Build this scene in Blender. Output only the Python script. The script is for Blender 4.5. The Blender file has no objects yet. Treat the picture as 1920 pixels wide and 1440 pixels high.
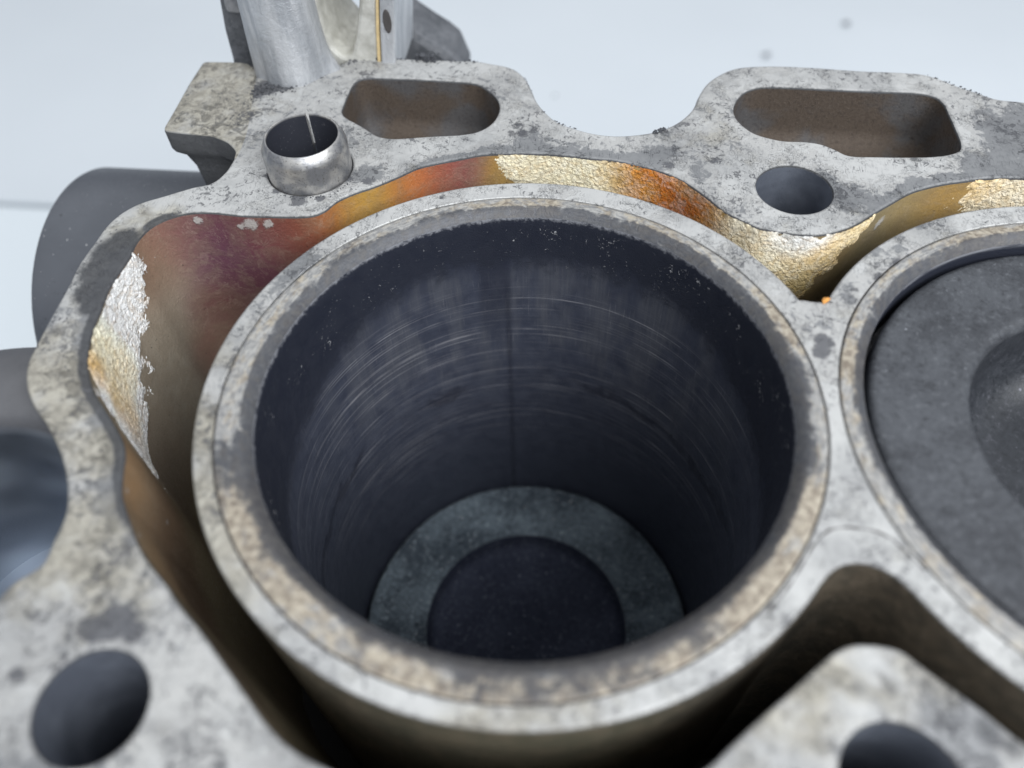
import bpy, math, random
import numpy as np
from mathutils import Vector, Matrix, noise as mnoise
from mathutils.geometry import delaunay_2d_cdt

# ------------------------------------------------------------------ camera, light, exposure
S = 0.001                                   # everything below is written in millimetres
scene = bpy.context.scene
CAM_F, CAM_ROT = 1480.32, (0.654771, 0.0192187, 0.0951932)      # focal length in photo pixels, euler XYZ
CAM_POS = np.array([7.36785, -74.4443, 98.6308])
W, H = 1920, 1440
cd = bpy.data.cameras.new('camera'); cam = bpy.data.objects.new('camera', cd)
scene.collection.objects.link(cam); scene.camera = cam
cam.location = CAM_POS * S; cam.rotation_euler = CAM_ROT
cd.sensor_fit = 'HORIZONTAL'; cd.sensor_width = 36.0; cd.lens = 36.0 * CAM_F / W
cd.clip_start = 0.005; cd.clip_end = 20
cd.dof.use_dof = True; cd.dof.focus_distance = 0.156; cd.dof.aperture_fstop = 9.0

world = bpy.data.worlds.new('World'); scene.world = world; world.use_nodes = True
wn = world.node_tree; bg = wn.nodes['Background']
tc = wn.nodes.new('ShaderNodeTexCoord'); sx = wn.nodes.new('ShaderNodeSeparateXYZ'); wr = wn.nodes.new('ShaderNodeValToRGB')
wn.links.new(tc.outputs['Generated'], sx.inputs[0]); wn.links.new(sx.outputs['Z'], wr.inputs[0])
wr.color_ramp.elements[0].position = 0.10; wr.color_ramp.elements[0].color = (.17, .20, .26, 1)
wr.color_ramp.elements[1].position = 0.55; wr.color_ramp.elements[1].color = (.92, .96, 1.0, 1)
wn.links.new(wr.outputs[0], bg.inputs[0]); bg.inputs[1].default_value = 0.90

ld = bpy.data.lights.new('soft_front_lamp', 'AREA'); ld.shape = 'RECTANGLE'; ld.size = 0.7; ld.size_y = 0.55
ld.energy = 12.0; ld.color = (0.95, 0.98, 1.0)
lo = bpy.data.objects.new('soft_front_lamp', ld); scene.collection.objects.link(lo)
lo.location = (0.36, -0.42, 0.60)  # added area lamp, set in front to brighten front-facing and side walls
lo.rotation_euler = (Vector((0, 0, 0)) - lo.location).to_track_quat('-Z', 'Y').to_euler()

vs = scene.view_settings
vs.view_transform = 'Standard'; vs.look = 'None'; vs.gamma = 1; vs.use_curve_mapping = False; vs.exposure = 0.0

# ------------------------------------------------------------------ picture <-> place
def _rot():
    return np.array(Matrix(cam.rotation_euler.to_matrix()))
ROT = _rot()
def proj(P):
    c = (np.asarray(P, float) - CAM_POS) @ ROT
    return np.stack([W/2 - CAM_F*c[:, 0]/c[:, 2], H/2 + CAM_F*c[:, 1]/c[:, 2]], 1)
def ray(uv):
    uv = np.atleast_2d(np.asarray(uv, float))
    return np.stack([(uv[:, 0]-W/2)/CAM_F, -(uv[:, 1]-H/2)/CAM_F, -np.ones(len(uv))], 1) @ ROT.T
def on_z(uv, z=0.0):
    d = ray(uv); return CAM_POS + d*((z-CAM_POS[2])/d[:, 2])[:, None]
def on_y(uv, y):
    d = ray(uv); return CAM_POS + d*((y-CAM_POS[1])/d[:, 1])[:, None]

# ------------------------------------------------------------------ helpers
rng = np.random.default_rng(7); random.seed(7)
TABLE_Z = -220.0
PITCH, RB = 95.2, 42.0

def mesh_obj(name, V, F, mat, parent=None, attrs=None, smooth=True, label=None, category=None, kind=None, group=None, sharp=None):
    V = np.asarray(V, float)*S
    me = bpy.data.meshes.new(name); me.from_pydata(V.tolist(), [], [list(map(int, f)) for f in F])
    if attrs:
        for k, a in attrs.items():
            a = np.asarray(a, float)
            if a.ndim == 1:
                at = me.attributes.new(k, 'FLOAT', 'POINT'); at.data.foreach_set('value', a.astype(np.float32))
            else:
                at = me.attributes.new(k, 'FLOAT_COLOR', 'POINT')
                at.data.foreach_set('color', np.c_[a, np.ones(len(a))].astype(np.float32).ravel())
    me.materials.append(mat)
    if smooth:
        me.polygons.foreach_set('use_smooth', [True]*len(me.polygons))
    me.update()
    if smooth and sharp:
        me.set_sharp_from_angle(angle=math.radians(sharp))
    o = bpy.data.objects.new(name, me); scene.collection.objects.link(o)
    if parent is not None:
        o.parent = parent
        o.location = -(parent_world(parent))
    if label: o['label'] = label
    if category: o['category'] = category
    if kind: o['kind'] = kind
    if group: o['group'] = group
    return o
def parent_world(o):
    v = Vector((0, 0, 0))
    while o is not None:
        v = v + o.location; o = o.parent
    return v
def thing(name, label, category, loc, group=None):
    o = bpy.data.objects.new(name, None); scene.collection.objects.link(o)
    o.empty_display_size = 0.01; o.location = Vector(loc)*S
    o['label'] = label; o['category'] = category
    if group: o['group'] = group
    return o

def smooth_closed(P, step=0.8, closed=True):
    P = np.asarray(P, float); n = len(P); out = []
    rngi = range(n) if closed else range(n-1)
    for i in rngi:
        if closed: p0, p1, p2, p3 = P[(i-1) % n], P[i], P[(i+1) % n], P[(i+2) % n]
        else: p0, p1, p2, p3 = P[max(i-1, 0)], P[i], P[i+1], P[min(i+2, n-1)]
        # centripetal Catmull-Rom
        t0 = 0; t1 = t0+max(np.linalg.norm(p1-p0), 1e-6)**.5; t2 = t1+max(np.linalg.norm(p2-p1), 1e-6)**.5; t3 = t2+max(np.linalg.norm(p3-p2), 1e-6)**.5
        for t in np.linspace(t1, t2, 12, endpoint=False):
            A1 = (t1-t)/(t1-t0)*p0+(t-t0)/(t1-t0)*p1 if t1 > t0 else p1
            A2 = (t2-t)/(t2-t1)*p1+(t-t1)/(t2-t1)*p2
            A3 = (t3-t)/(t3-t2)*p2+(t-t2)/(t3-t2)*p3 if t3 > t2 else p2
            B1 = (t2-t)/(t2-t0)*A1+(t-t0)/(t2-t0)*A2; B2 = (t3-t)/(t3-t1)*A2+(t-t1)/(t3-t1)*A3
            out.append((t2-t)/(t2-t1)*B1+(t-t1)/(t2-t1)*B2)
    if not closed: out.append(P[-1])
    return resample(np.array(out), step, closed)
def resample(P, step, closed=True):
    Q = np.r_[P, P[:1]] if closed else P
    d = np.r_[0, np.cumsum(np.linalg.norm(np.diff(Q, axis=0), axis=1))]
    n = max(int(round(d[-1]/step)), 8)
    t = np.linspace(0, d[-1], n, endpoint=not closed)
    return np.stack([np.interp(t, d, Q[:, k]) for k in range(Q.shape[1])], 1)
def area2(P):
    x, y = P[:, 0], P[:, 1]; return .5*np.sum(x*np.roll(y, -1)-np.roll(x, -1)*y)
def ccw(P): return P if area2(P) > 0 else P[::-1]
def circle(cx, cy, r, step=0.8, n=None):
    n = n or max(int(2*math.pi*r/step), 24); t = np.arange(n)*2*math.pi/n
    return np.c_[cx+r*np.cos(t), cy+r*np.sin(t)]
def inside(P, poly):
    x, y = P[:, 0], P[:, 1]; c = np.zeros(len(P), bool); px, py = poly[:, 0], poly[:, 1]
    qx, qy = np.roll(px, -1), np.roll(py, -1)
    for a, b, e, f in zip(px, py, qx, qy):
        if b == f: continue
        c ^= ((b > y) != (f > y)) & (x < (e-a)*(y-b)/(f-b)+a)
    return c
def dist_to(P, poly):
    d = np.full(len(P), 1e9)
    for i in range(0, len(poly)):
        d = np.minimum(d, np.hypot(P[:, 0]-poly[i, 0], P[:, 1]-poly[i, 1]))
    return d
def inset(P, k):                                # move a counter-clockwise outline inwards by k
    t = np.roll(P, -1, 0)-np.roll(P, 1, 0); t /= np.maximum(np.linalg.norm(t, axis=1), 1e-9)[:, None]
    return P+np.c_[-t[:, 1], t[:, 0]]*k
def fill_sheet(outer, holes, step):
    """dense triangulated flat sheet inside outer, outside the holes"""
    loops = [outer]+holes; pts = np.concatenate(loops); edges = []; b = 0
    for l in loops:
        n = len(l); edges += [(b+i, b+(i+1) % n) for i in range(n)]; b += n
    lo_, hi_ = outer.min(0), outer.max(0)
    gx, gy = np.meshgrid(np.arange(lo_[0], hi_[0], step), np.arange(lo_[1], hi_[1], step*.87))
    gx = gx + (np.arange(gx.shape[0]) % 2)[:, None]*step*.5
    G = np.c_[gx.ravel(), gy.ravel()]+rng.uniform(-.18, .18, (gx.size, 2))*step
    k = inside(G, outer)
    for h in holes: k &= ~inside(G, h)
    G = G[k]; G = G[dist_to(G, pts) > step*.55]
    allp = np.r_[pts, G]
    r = delaunay_2d_cdt([Vector(p) for p in allp], edges, [], 0, 1e-6)
    V = np.array([tuple(v) for v in r[0]]); F = np.array([f for f in r[2] if len(f) == 3])
    c = V[F].mean(1); k = inside(c, outer)
    for h in holes: k &= ~inside(c, h)
    F = F[k]
    a = V[F]; s = np.cross(a[:, 1]-a[:, 0], a[:, 2]-a[:, 0]); F[s < 0] = F[s < 0][:, ::-1]
    return V, F
def strip(rings, closed=True, flip=False):
    """quads between successive rings of equal length"""
    n = len(rings[0]); V = np.concatenate(rings); F = []
    m = n if closed else n-1
    for j in range(len(rings)-1):
        for i in range(m):
            a, b_ = j*n+i, j*n+(i+1) % n
            f = (a, b_, b_+n, a+n); F.append(f[::-1] if flip else f)
    return V, F
def join(*parts):
    V = []; F = []; b = 0
    for v, f in parts:
        v = np.asarray(v, float); V.append(v); F += [tuple(int(i)+b for i in q) for q in f]; b += len(v)
    return np.concatenate(V), F
def z3(P, z): return np.c_[P[:, :2], np.full(len(P), z) if np.isscalar(z) else z]
def lathe(profile, cx, cy, n=160):
    """profile of (r, z), revolved; normals to the left of travel"""
    t = np.arange(n)*2*math.pi/n; rings = []
    for r, z in profile: rings.append(np.c_[cx+r*np.cos(t), cy+r*np.sin(t), np.full(n, z)])
    return strip(rings, True)
def cap(V, F, ring_start, n, up=True):
    c = V[ring_start:ring_start+n].mean(0); V = np.r_[V, c[None]]; k = len(V)-1
    F = list(F)+[(ring_start+i, ring_start+(i+1) % n, k) if up else (ring_start+(i+1) % n, ring_start+i, k) for i in range(n)]
    return V, F
def fbm(V, scale, octv=3, seed=0.0):
    return np.array([mnoise.fractal((v[0]*scale+seed, v[1]*scale+seed*1.7, v[2]*scale-seed), 1.0, 2.1, octv) for v in V])
def blob(V, spots, plane=None):
    """stain fields on a surface: each spot is (u, v, radius mm[, weight]); the photo pixel is turned into the surface point it hits"""
    out = np.zeros(len(V)); uv = proj(V)
    for s in spots:
        i = np.argmin((uv[:, 0]-s[0])**2+(uv[:, 1]-s[1])**2)
        c0 = V[i] if plane is None else on_z([s[:2]], plane)[0]
        d2 = ((V-c0)**2).sum(1); out = np.maximum(out, (s[3] if len(s) > 3 else 1.0)*np.exp(-d2/(s[2]**2)))
    return out
def tint(V, base, spots, power=2.0):
    """patches of colour: spots (u, v, radius mm, rgb)"""
    uv = proj(V); acc = np.tile(np.array(base)*.02, (len(V), 1)); w = np.full(len(V), .02)
    for u, v, r, c in spots:
        i = np.argmin((uv[:, 0]-u)**2+(uv[:, 1]-v)**2)
        g = np.exp(-((V-V[i])**2).sum(1)/(r*r)); acc += g[:, None]*np.array(c); w += g
    return acc/w[:, None]

# ------------------------------------------------------------------ materials
class N:
    def __init__(s, name):
        s.m = bpy.data.materials.new(name); s.m.use_nodes = True; s.t = s.m.node_tree
        s.b = s.t.nodes['Principled BSDF']; g = s.n('ShaderNodeNewGeometry')
        v = s.n('ShaderNodeVectorMath'); v.operation = 'SCALE'; v.inputs['Scale'].default_value = 1000.0
        s.l(g.outputs['Position'], v.inputs[0]); s.pos = v.outputs[0]
    def n(s, k): return s.t.nodes.new(k)
    def l(s, a, b): s.t.links.new(a, b)
    def put(s, sock, v):
        if isinstance(v, bpy.types.NodeSocket): s.l(v, sock)
        elif isinstance(v, (tuple, list)) and sock.type == 'RGBA': sock.default_value = (*v[:3], 1)
        else: sock.default_value = v
    def math(s, op, a, b=0.0, c=None, clamp=False):
        n = s.n('ShaderNodeMath'); n.operation = op; n.use_clamp = clamp
        s.put(n.inputs[0], a); s.put(n.inputs[1], b)
        if c is not None: s.put(n.inputs[2], c)
        return n.outputs[0]
    def add(s, *a):
        r = a[0]
        for x in a[1:]: r = s.math('ADD', r, x)
        return r
    def mul(s, *a):
        r = a[0]
        for x in a[1:]: r = s.math('MULTIPLY', r, x)
        return r
    def step(s, v, lo, hi, a=0.0, b=1.0):
        n = s.n('ShaderNodeMapRange'); n.interpolation_type = 'SMOOTHSTEP'; s.put(n.inputs['Value'], v)
        n.inputs['From Min'].default_value = lo; n.inputs['From Max'].default_value = hi
        n.inputs['To Min'].default_value = a; n.inputs['To Max'].default_value = b; return n.outputs['Result']
    def vec(s, scale, rot=(0, 0, 0), src=None):
        n = s.n('ShaderNodeMapping'); s.put(n.inputs['Vector'], src or s.pos)
        n.inputs['Scale'].default_value = scale; n.inputs['Rotation'].default_value = rot; return n.outputs[0]
    def noise(s, scale, detail=4, rough=.55, dist=0.0, src=None):
        n = s.n('ShaderNodeTexNoise'); s.put(n.inputs['Vector'], src or s.pos); n.inputs['Scale'].default_value = scale
        n.inputs['Detail'].default_value = detail; n.inputs['Roughness'].default_value = rough; n.inputs['Distortion'].default_value = dist
        return n.outputs['Fac']
    def vor(s, scale, src=None, feature='F1'):
        n = s.n('ShaderNodeTexVoronoi'); n.feature = feature; s.put(n.inputs['Vector'], src or s.pos); n.inputs['Scale'].default_value = scale
        return n.outputs['Distance']
    def attr(s, name, col=False):
        n = s.n('ShaderNodeAttribute'); n.attribute_name = name; return n.outputs['Color' if col else 'Fac']
    def mix(s, f, a, b, mode='MIX'):
        n = s.n('ShaderNodeMix'); n.data_type = 'RGBA'; n.blend_type = mode; s.put(n.inputs[0], f); s.put(n.inputs[6], a); s.put(n.inputs[7], b); return n.outputs[2]
    def bump(s, h, dist, strength=1.0, prev=None):
        n = s.n('ShaderNodeBump'); n.inputs['Distance'].default_value = dist*S; n.inputs['Strength'].default_value = strength
        s.put(n.inputs['Height'], h)
        if prev is not None: s.l(prev, n.inputs['Normal'])
        return n.outputs[0]
    def out(s, col, rough=.5, metal=0.0, normal=None, spec=.5):
        s.put(s.b.inputs['Base Color'], col); s.put(s.b.inputs['Roughness'], rough); s.put(s.b.inputs['Metallic'], metal)
        s.put(s.b.inputs['Specular IOR Level'], spec)
        if normal is not None: s.l(normal, s.b.inputs['Normal'])
        return s.m

def deck_material(name):
    m = N(name)
    big = m.noise(.085, 6, .62, .4); mid = m.noise(.42, 6, .68, 1.1); fine = m.noise(2.6, 5, .65); grain = m.noise(8.0, 2, .5)
    wh, ba, da, ta, st = m.attr('white'), m.attr('bare'), m.attr('soot'), m.attr('tan'), m.attr('stain_shade')
    r = m.add(m.mul(big, .75), m.mul(mid, .75), m.mul(fine, .16), m.mul(wh, .30), .04)
    r = m.math('SUBTRACT', r, m.mul(ba, .42))
    res = m.step(r, .74, .84); hard = m.step(r, .93, .96)
    # scraper and scouring marks
    def lines(rot, sx, sy, lo_, hi_): return m.step(m.noise(1.0, 3, .6, .5, m.vec((sx, sy, 1), (0, 0, rot))), lo_, hi_)
    scr = m.math('MAXIMUM', lines(.5, 6, .4, .60, .68), m.math('MAXIMUM', lines(-.9, 5, .45, .61, .69), lines(1.5, 4.5, .5, .61, .70)))
    scr = m.mul(scr, m.step(m.noise(.2, 4, .6), .40, .60))
    # hair-thin curly residue edges
    def contour(sc, wdt, seed): return m.step(m.math('ABSOLUTE', m.math('SUBTRACT', m.noise(sc, 5, .62, .8, m.vec((1, 1, 1), (0, 0, seed))), .5)), wdt*.3, wdt, 1, 0)
    cur = m.mul(m.math('MAXIMUM', contour(.55, .011, .3), contour(.9, .010, 1.4)), m.step(m.noise(.16, 4, .6, .3), .47, .60))
    soft = m.noise(.9, 4, .55, .4)
    grey = m.mix(soft, (.25, .253, .262), (.345, .347, .352))
    white = m.mix(soft, (.385, .382, .378), (.475, .468, .455))
    col = m.mix(res, grey, white)
    col = m.mix(m.mul(hard, .6), col, (.50, .50, .495))
    grime = m.step(m.add(m.noise(.05, 5, .6, .6), m.mul(m.noise(.3, 5, .65), .25)), .56, .80)
    col = m.mix(m.mul(grime, .42), col, m.mix(soft, (.13, .135, .145), (.24, .24, .245)))
    tn = m.step(m.add(m.noise(.16, 5, .6), m.mul(ta, .55)), .56, .95)
    col = m.mix(m.mul(tn, .75), col, m.mix(m.step(mid, .35, .65), (.20, .18, .14), (.42, .39, .32)))
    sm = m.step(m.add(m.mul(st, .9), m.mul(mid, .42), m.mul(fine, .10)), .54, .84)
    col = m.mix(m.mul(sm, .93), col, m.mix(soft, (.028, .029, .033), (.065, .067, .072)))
    col = m.mix(m.mul(scr, .42), col, (.13, .135, .15))
    col = m.mix(m.mul(cur, .7), col, (.10, .102, .115))
    fl = m.mul(m.step(m.add(m.noise(.7, 6, .72, 1.2), m.mul(m.noise(.10, 3), .55)), .875, .905), 1.0)
    col = m.mix(m.mul(fl, .75), col, m.mix(grain, (.07, .072, .08), (.14, .14, .15)))
    pit = m.mul(m.step(m.vor(.9), .06, .13, 1, 0), m.step(m.noise(.25, 3), .50, .62))
    col = m.mix(m.mul(pit, .8), col, (.07, .07, .08))
    so = m.step(m.add(m.mul(da, .75), m.mul(m.noise(.8, 6, .74, 1.0), .70)), .72, .86)
    col = m.mix(m.mul(so, .9), col, m.mix(grain, (.03, .032, .04), (.13, .13, .14)))
    h = m.add(m.mul(res, .35), m.mul(hard, .35), m.mul(fine, .25), m.mul(scr, -.4), m.mul(cur, -.5), m.mul(so, .6), m.mul(fl, .5), m.mul(pit, -.6))
    nb = m.bump(h, .15, .85); nb = m.bump(grain, .02, .5, nb)
    rough = m.math('ADD', m.add(m.mul(res, .16), m.mul(soft, .2), m.mul(sm, .1)), .32)
    metal = m.math('MULTIPLY', m.math('SUBTRACT', 1.0, m.mul(res, .45)), m.math('SUBTRACT', .7, m.mul(m.math('MAXIMUM', so, sm), .68)))
    return m.out(col, rough, metal, nb, .18)
M_deck = deck_material('machined_aluminium')

def cast_material(name, a, b, rough=.6, metal=.35, bumpy=.25, sc=.7):
    m = N(name); n1 = m.noise(.12, 5, .6, .5); n2 = m.noise(sc, 5, .65); n3 = m.noise(4.5, 3, .6)
    col = m.mix(m.step(m.add(m.mul(n1, .6), m.mul(n2, .5)), .38, .74), a, b)
    col = m.mix(m.step(n3, .60, .75, 0, .5), col, tuple(x*.35 for x in a))
    col = m.mix(m.step(m.noise(2.2, 3, .5), .70, .74, 0, .6), col, (.5, .5, .5))
    nb = m.bump(m.add(n2, m.mul(n3, .6)), bumpy, .9)
    return m.out(col, m.step(n2, .3, .7, rough-.1, rough+.12), metal, nb)
M_cast = cast_material('cast_aluminium', (.15, .155, .17), (.30, .30, .31))
M_castd = cast_material('dark_casting', (.075, .08, .09), (.17, .175, .19), .55, .3, .3)
def tower_material():
    m = N('bare_casting'); v = m.noise(1.0, 5, .65, .3, m.vec((.28, .28, .05))); v2 = m.noise(1.0, 4, .6, .2, m.vec((.8, .8, .10))); n3 = m.noise(4, 3, .6)
    col = m.mix(m.step(v, .36, .66), (.36, .375, .40), (.52, .53, .55)); col = m.mix(m.step(v2, .62, .74, 0, .3), col, (.24, .24, .235))
    col = m.mix(m.step(n3, .62, .75, 0, .35), col, (.2, .2, .2))
    return m.out(col, m.step(v2, .3, .7, .32, .5), .45, m.bump(m.add(v, m.mul(n3, .3), m.noise(.5, 4, .6)), .35, .9))
M_towerl = tower_material()

def wall_material():
    m = N('jacket_wall_varnish'); c = m.attr('tintcol', True)
    n1 = m.noise(.25, 5, .6, .6); n2 = m.noise(1.6, 5, .6); n3 = m.noise(7, 3, .6)
    col = m.mix(m.step(n1, .40, .62, 0, .55), c, m.mix(.5, c, (.22, .17, .12)))
    col = m.mix(m.step(m.noise(.5, 6, .7, 1.0), .54, .60, 0, .30), col, m.mix(.5, c, (.40, .32, .24)))
    col = m.mix(m.step(n2, .58, .78, 0, .35), col, m.mix(.5, c, (.45, .38, .27)))
    col = m.mix(m.step(n3, .62, .75, 0, .30), col, (.45, .40, .34))
    col = m.mix(m.step(m.noise(1.1, 4, .6), .68, .73, 0, .8), col, (.03, .025, .025))
    tide = m.mul(m.step(m.math('ABSOLUTE', m.math('SUBTRACT', m.noise(.16, 5, .6, .9), .5)), .003, .014, 1, 0), m.step(m.noise(.1, 3), .45, .6))
    col = m.mix(m.mul(tide, .35), col, m.mix(.5, c, (.50, .42, .33)))
    col = m.mix(m.step(m.noise(3.4, 4, .7), .54, .66, 0, .4), col, m.mix(.65, c, (.02, .015, .012)))
    sc = m.step(m.add(m.mul(m.attr('scale'), .7), m.mul(m.noise(1.2, 6, .7, .5), .6)), .66, .84)
    col = m.mix(m.mul(sc, .8), col, (.48, .46, .44))
    nb = m.bump(m.add(m.mul(n2, .6), m.mul(n3, .6), m.mul(sc, .7), m.mul(n1, .5)), .24, 1.0)
    return m.out(col, m.step(n2, .3, .7, .42, .60), .15, nb, .35)
M_wall = wall_material()

def crust_material():
    m = N('mineral_crust'); c = m.attr('tintcol', True); n1 = m.noise(.5, 6, .7, .6); n2 = m.noise(1.7, 6, .74, .4); n3 = m.noise(6, 4, .7)
    wv = m.n('ShaderNodeVectorMath'); wv.operation = 'ADD'; nz = m.n('ShaderNodeTexNoise'); m.l(m.pos, nz.inputs['Vector']); nz.inputs['Scale'].default_value = .9; nz.inputs['Detail'].default_value = 4
    sc_ = m.n('ShaderNodeVectorMath'); sc_.operation = 'SCALE'; sc_.inputs['Scale'].default_value = 2.2; m.l(nz.outputs['Color'], sc_.inputs[0])
    m.l(m.pos, wv.inputs[0]); m.l(sc_.outputs[0], wv.inputs[1])
    gr = m.vor(1.15, wv.outputs[0]); gr2 = m.vor(2.6, wv.outputs[0])
    col = m.mix(m.step(n1, .44, .58, 0, .7), c, m.mix(.35, c, (.92, .90, .84)))
    col = m.mix(m.step(m.noise(.38, 6, .7, .8), .50, .60, 0, .6), col, m.mix(.5, c, (.52, .30, .08)))
    crev = m.math('MAXIMUM', m.step(gr, .50, .74), m.mul(m.step(gr2, .52, .74), .6))
    col = m.mix(m.mul(crev, m.step(n2, .40, .58, .12, .62)), col, m.mix(.45, m.mix(.55, c, (.10, .05, .01)), (.22, .14, .05)))
    col = m.mix(m.step(n3, .54, .66, 0, .4), col, m.mix(.5, c, (.90, .88, .82)))
    h = m.add(m.mul(gr, -1.0), m.mul(gr2, -.5), m.mul(n3, .4))
    return m.out(col, 1.0, 0.0, m.bump(h, .28, .9), .02)
M_crust = crust_material()

def liner_material():
    m = N('liner_face'); so, ta = m.attr('soot'), m.attr('tan'); pol = m.attr('pol', True); rad = m.attr('rad')
    arcv = m.vec((14, 14, 2.6), src=pol); arcf = m.vec((30, 30, 14), src=pol)
    a1 = m.noise(1.0, 5, .65, .4, arcv); a2 = m.noise(1.0, 4, .6, .2, arcf); n2 = m.noise(.75, 5, .65, .7); n3 = m.noise(4, 4, .6)
    col = m.mix(m.step(m.add(m.mul(a2, .6), m.mul(n2, .4)), .38, .62), (.19, .19, .195), (.40, .39, .372))
    tn = m.step(m.add(m.mul(a1, .8), m.mul(n2, .2), m.mul(ta, .26)), .46, .66)
    col = m.mix(m.mul(tn, .78), col, m.mix(m.step(n2, .35, .65), (.17, .13, .09), (.43, .375, .29)))
    col = m.mix(m.step(n3, .58, .74, 0, .4), col, (.15, .145, .14))
    s = m.step(m.add(m.mul(so, .42), m.mul(rad, .34), m.mul(m.noise(.33, 6, .72, .8), .95), m.mul(a1, .25)), .74, .98)
    col = m.mix(m.mul(s, .86), col, m.mix(n3, (.022, .024, .032), (.075, .078, .09)))
    nb = m.bump(m.add(n2, m.mul(n3, .5), m.mul(s, .3), m.mul(a2, .4)), .12, .9)
    return m.out(col, m.step(n2, .3, .7,   .42, .6), .3, nb, .3)
M_liner = liner_material()

def bore_material():
    m = N('sooty_bore')
    sp = m.n('ShaderNodeSeparateXYZ'); m.l(m.pos, sp.inputs[0]); x, y, z = sp.outputs
    th = m.math('ARCTAN2', x, y)                         # 0 on the far side
    arc = m.math('MULTIPLY', th, RB)
    cb = m.n('ShaderNodeCombineXYZ'); m.l(arc, cb.inputs[0]); m.l(z, cb.inputs[1]); cv = cb.outputs[0]
    n_lo = m.noise(.05, 4, .6, .3, cv); n_md = m.noise(.25, 5, .65, .4, cv); n_hi = m.noise(3.5, 4, .65, 0, cv)
    base = m.mix(m.step(n_md, .2, .85), (.030, .034, .051), (.047, .053, .075))
    # rectangular rubbed areas higher up
    rub = m.noise(1.0, 3, .6, .15, m.vec((.11, .035, 1), src=cv))
    side = m.step(m.math('ABSOLUTE', th), .75, 1.5, 1, .12)
    rubm = m.mul(m.step(rub, .42, .60), m.step(z, -66, -30), m.step(z, -8, -15), side, .75)
    streak = m.noise(1.0, 4, .7, 0, m.vec((1.9, .045, 1), src=cv)); streak2 = m.noise(1.0, 3, .7, 0, m.vec((4.5, .10, 1), src=cv))
    base = m.mix(m.mul(rubm, m.step(streak, .3, .75, .35, .95)), base, (.082, .085, .098))
    base = m.mix(m.mul(m.step(streak2, .60, .74), m.step(z, -56, -28), m.step(z, -12, -20), .38), base, (.24, .24, .26))
    # ring-travel lines round the bore
    zl = m.noise(1.0, 2, .5, 0.0, m.vec((.006, 1.3, 1), src=cv)); zl2 = m.noise(1.0, 1, .5, 0.0, m.vec((.008, 2.6, 1), src=cv)); zl3 = m.noise(1.0, 2, .5, 0.0, m.vec((.02, 5.5, 1), src=cv))
    brk = m.step(m.noise(1.0, 4, .6, 0, m.vec((.07, .6, 1), src=cv)), .38, .62)
    band = m.mul(m.step(z, -84, -66), m.step(z, -16, -24), brk, m.step(m.math('ABSOLUTE', th), .8, 1.7, 1, .25))
    base = m.mix(m.mul(m.math('MAXIMUM', m.mul(m.step(zl, .60, .66), .85), m.math('MAXIMUM', m.mul(m.step(zl2, .57, .68), .6), m.mul(m.step(zl3, .55, .68), .35))), band, .42), base, (.42, .41, .43))
    # dark upright trace and its broad smear
    tr = m.step(m.math('ABSOLUTE', m.add(th, .155, m.mul(n_md, .02))), .003, .026, 1, 0)
    base = m.mix(m.mul(tr, m.step(n_md, .3, .6, .15, .5), m.step(z, -8, -26)), base, (.010, .011, .018))
    sm = m.mul(m.step(m.math('ABSOLUTE', m.add(th, .20, m.mul(n_md, .07))), .045, .10, 1, 0), m.step(m.add(z, m.mul(n_md, 26)), -28, -8))
    base = m.mix(m.mul(sm, .45), base, (.012, .013, .021))
    # wavy oil edge
    wz = m.add(z, m.mul(n_lo, 26), m.mul(n_md, 9)); oil = m.step(m.math('ABSOLUTE', m.add(wz, 33.0)), .5, 3.0, 1, 0)
    base = m.mix(m.mul(oil, m.step(n_lo, .45, .6), .6), base, (.014, .015, .024))
    # carbon band under the rim, broken edge, pale chips
    cz = m.add(z, m.mul(n_md, 14), m.mul(n_hi, 3.0), m.mul(m.step(m.math('ABSOLUTE', th), .5, 1.6), 10.0)); carb = m.step(cz, -9, -1.5)
    base = m.mix(m.mul(carb, .93), base, (.010, .0125, .023))
    chip = m.mul(m.step(m.add(m.noise(1.3, 4, .7, 1.0, cv), m.mul(m.noise(.10, 3, .6, 0, cv), .50)), .92, .96), m.step(z, -17, -10), m.step(z, -3, -4.5))
    base = m.mix(m.mul(chip, .85), base, (.50, .50, .52))
    rimw = m.mul(m.step(m.add(z, m.mul(m.noise(.8, 5, .7, .5, cv), 3.6)), -.6, .5), .75)
    base = m.mix(rimw, base, (.26, .265, .29))
    nb = m.bump(m.add(m.mul(n_hi, m.add(m.mul(carb, .8), .15)), m.mul(chip, .6), m.mul(streak2, .12)), .18, .9)
    rough = m.math('ADD', m.mul(carb, .18), m.step(n_md, .3, .7, .40, .56))
    return m.out(base, rough, 0.0, nb, .38)
M_bore = bore_material()

def piston_material(name, a, b, lift, bump, rough=.6, spec=.4):
    m = N(name); n1 = m.noise(.09, 5, .6, .4); n2 = m.noise(.95, 6, .76, .6); n3 = m.noise(4.0, 3, .6)
    col = m.mix(m.step(m.add(m.mul(n1, .7), m.mul(n2, .4)), .40, .72), a, b)
    col = m.mix(m.step(n2, .55, .66, 0, .6), col, lift); col = m.mix(m.step(n2, .46, .36, 0, .5), col, tuple(x*.4 for x in a))
    col = m.mix(m.step(m.noise(.8, 3, .5), .715, .735, 0, .7), col, tuple(min(1, x*2.2) for x in lift))
    col = m.mix(m.step(m.noise(.35, 5, .7, .4), .60, .72, 0, .45), col, tuple(x*.45 for x in a))
    nb = m.bump(m.add(m.mul(n2, .8), m.mul(n3, .25)), bump, .9)
    return m.out(col, m.step(n2, .3, .7, rough-.12, rough+.1), .1, nb, spec)
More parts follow.
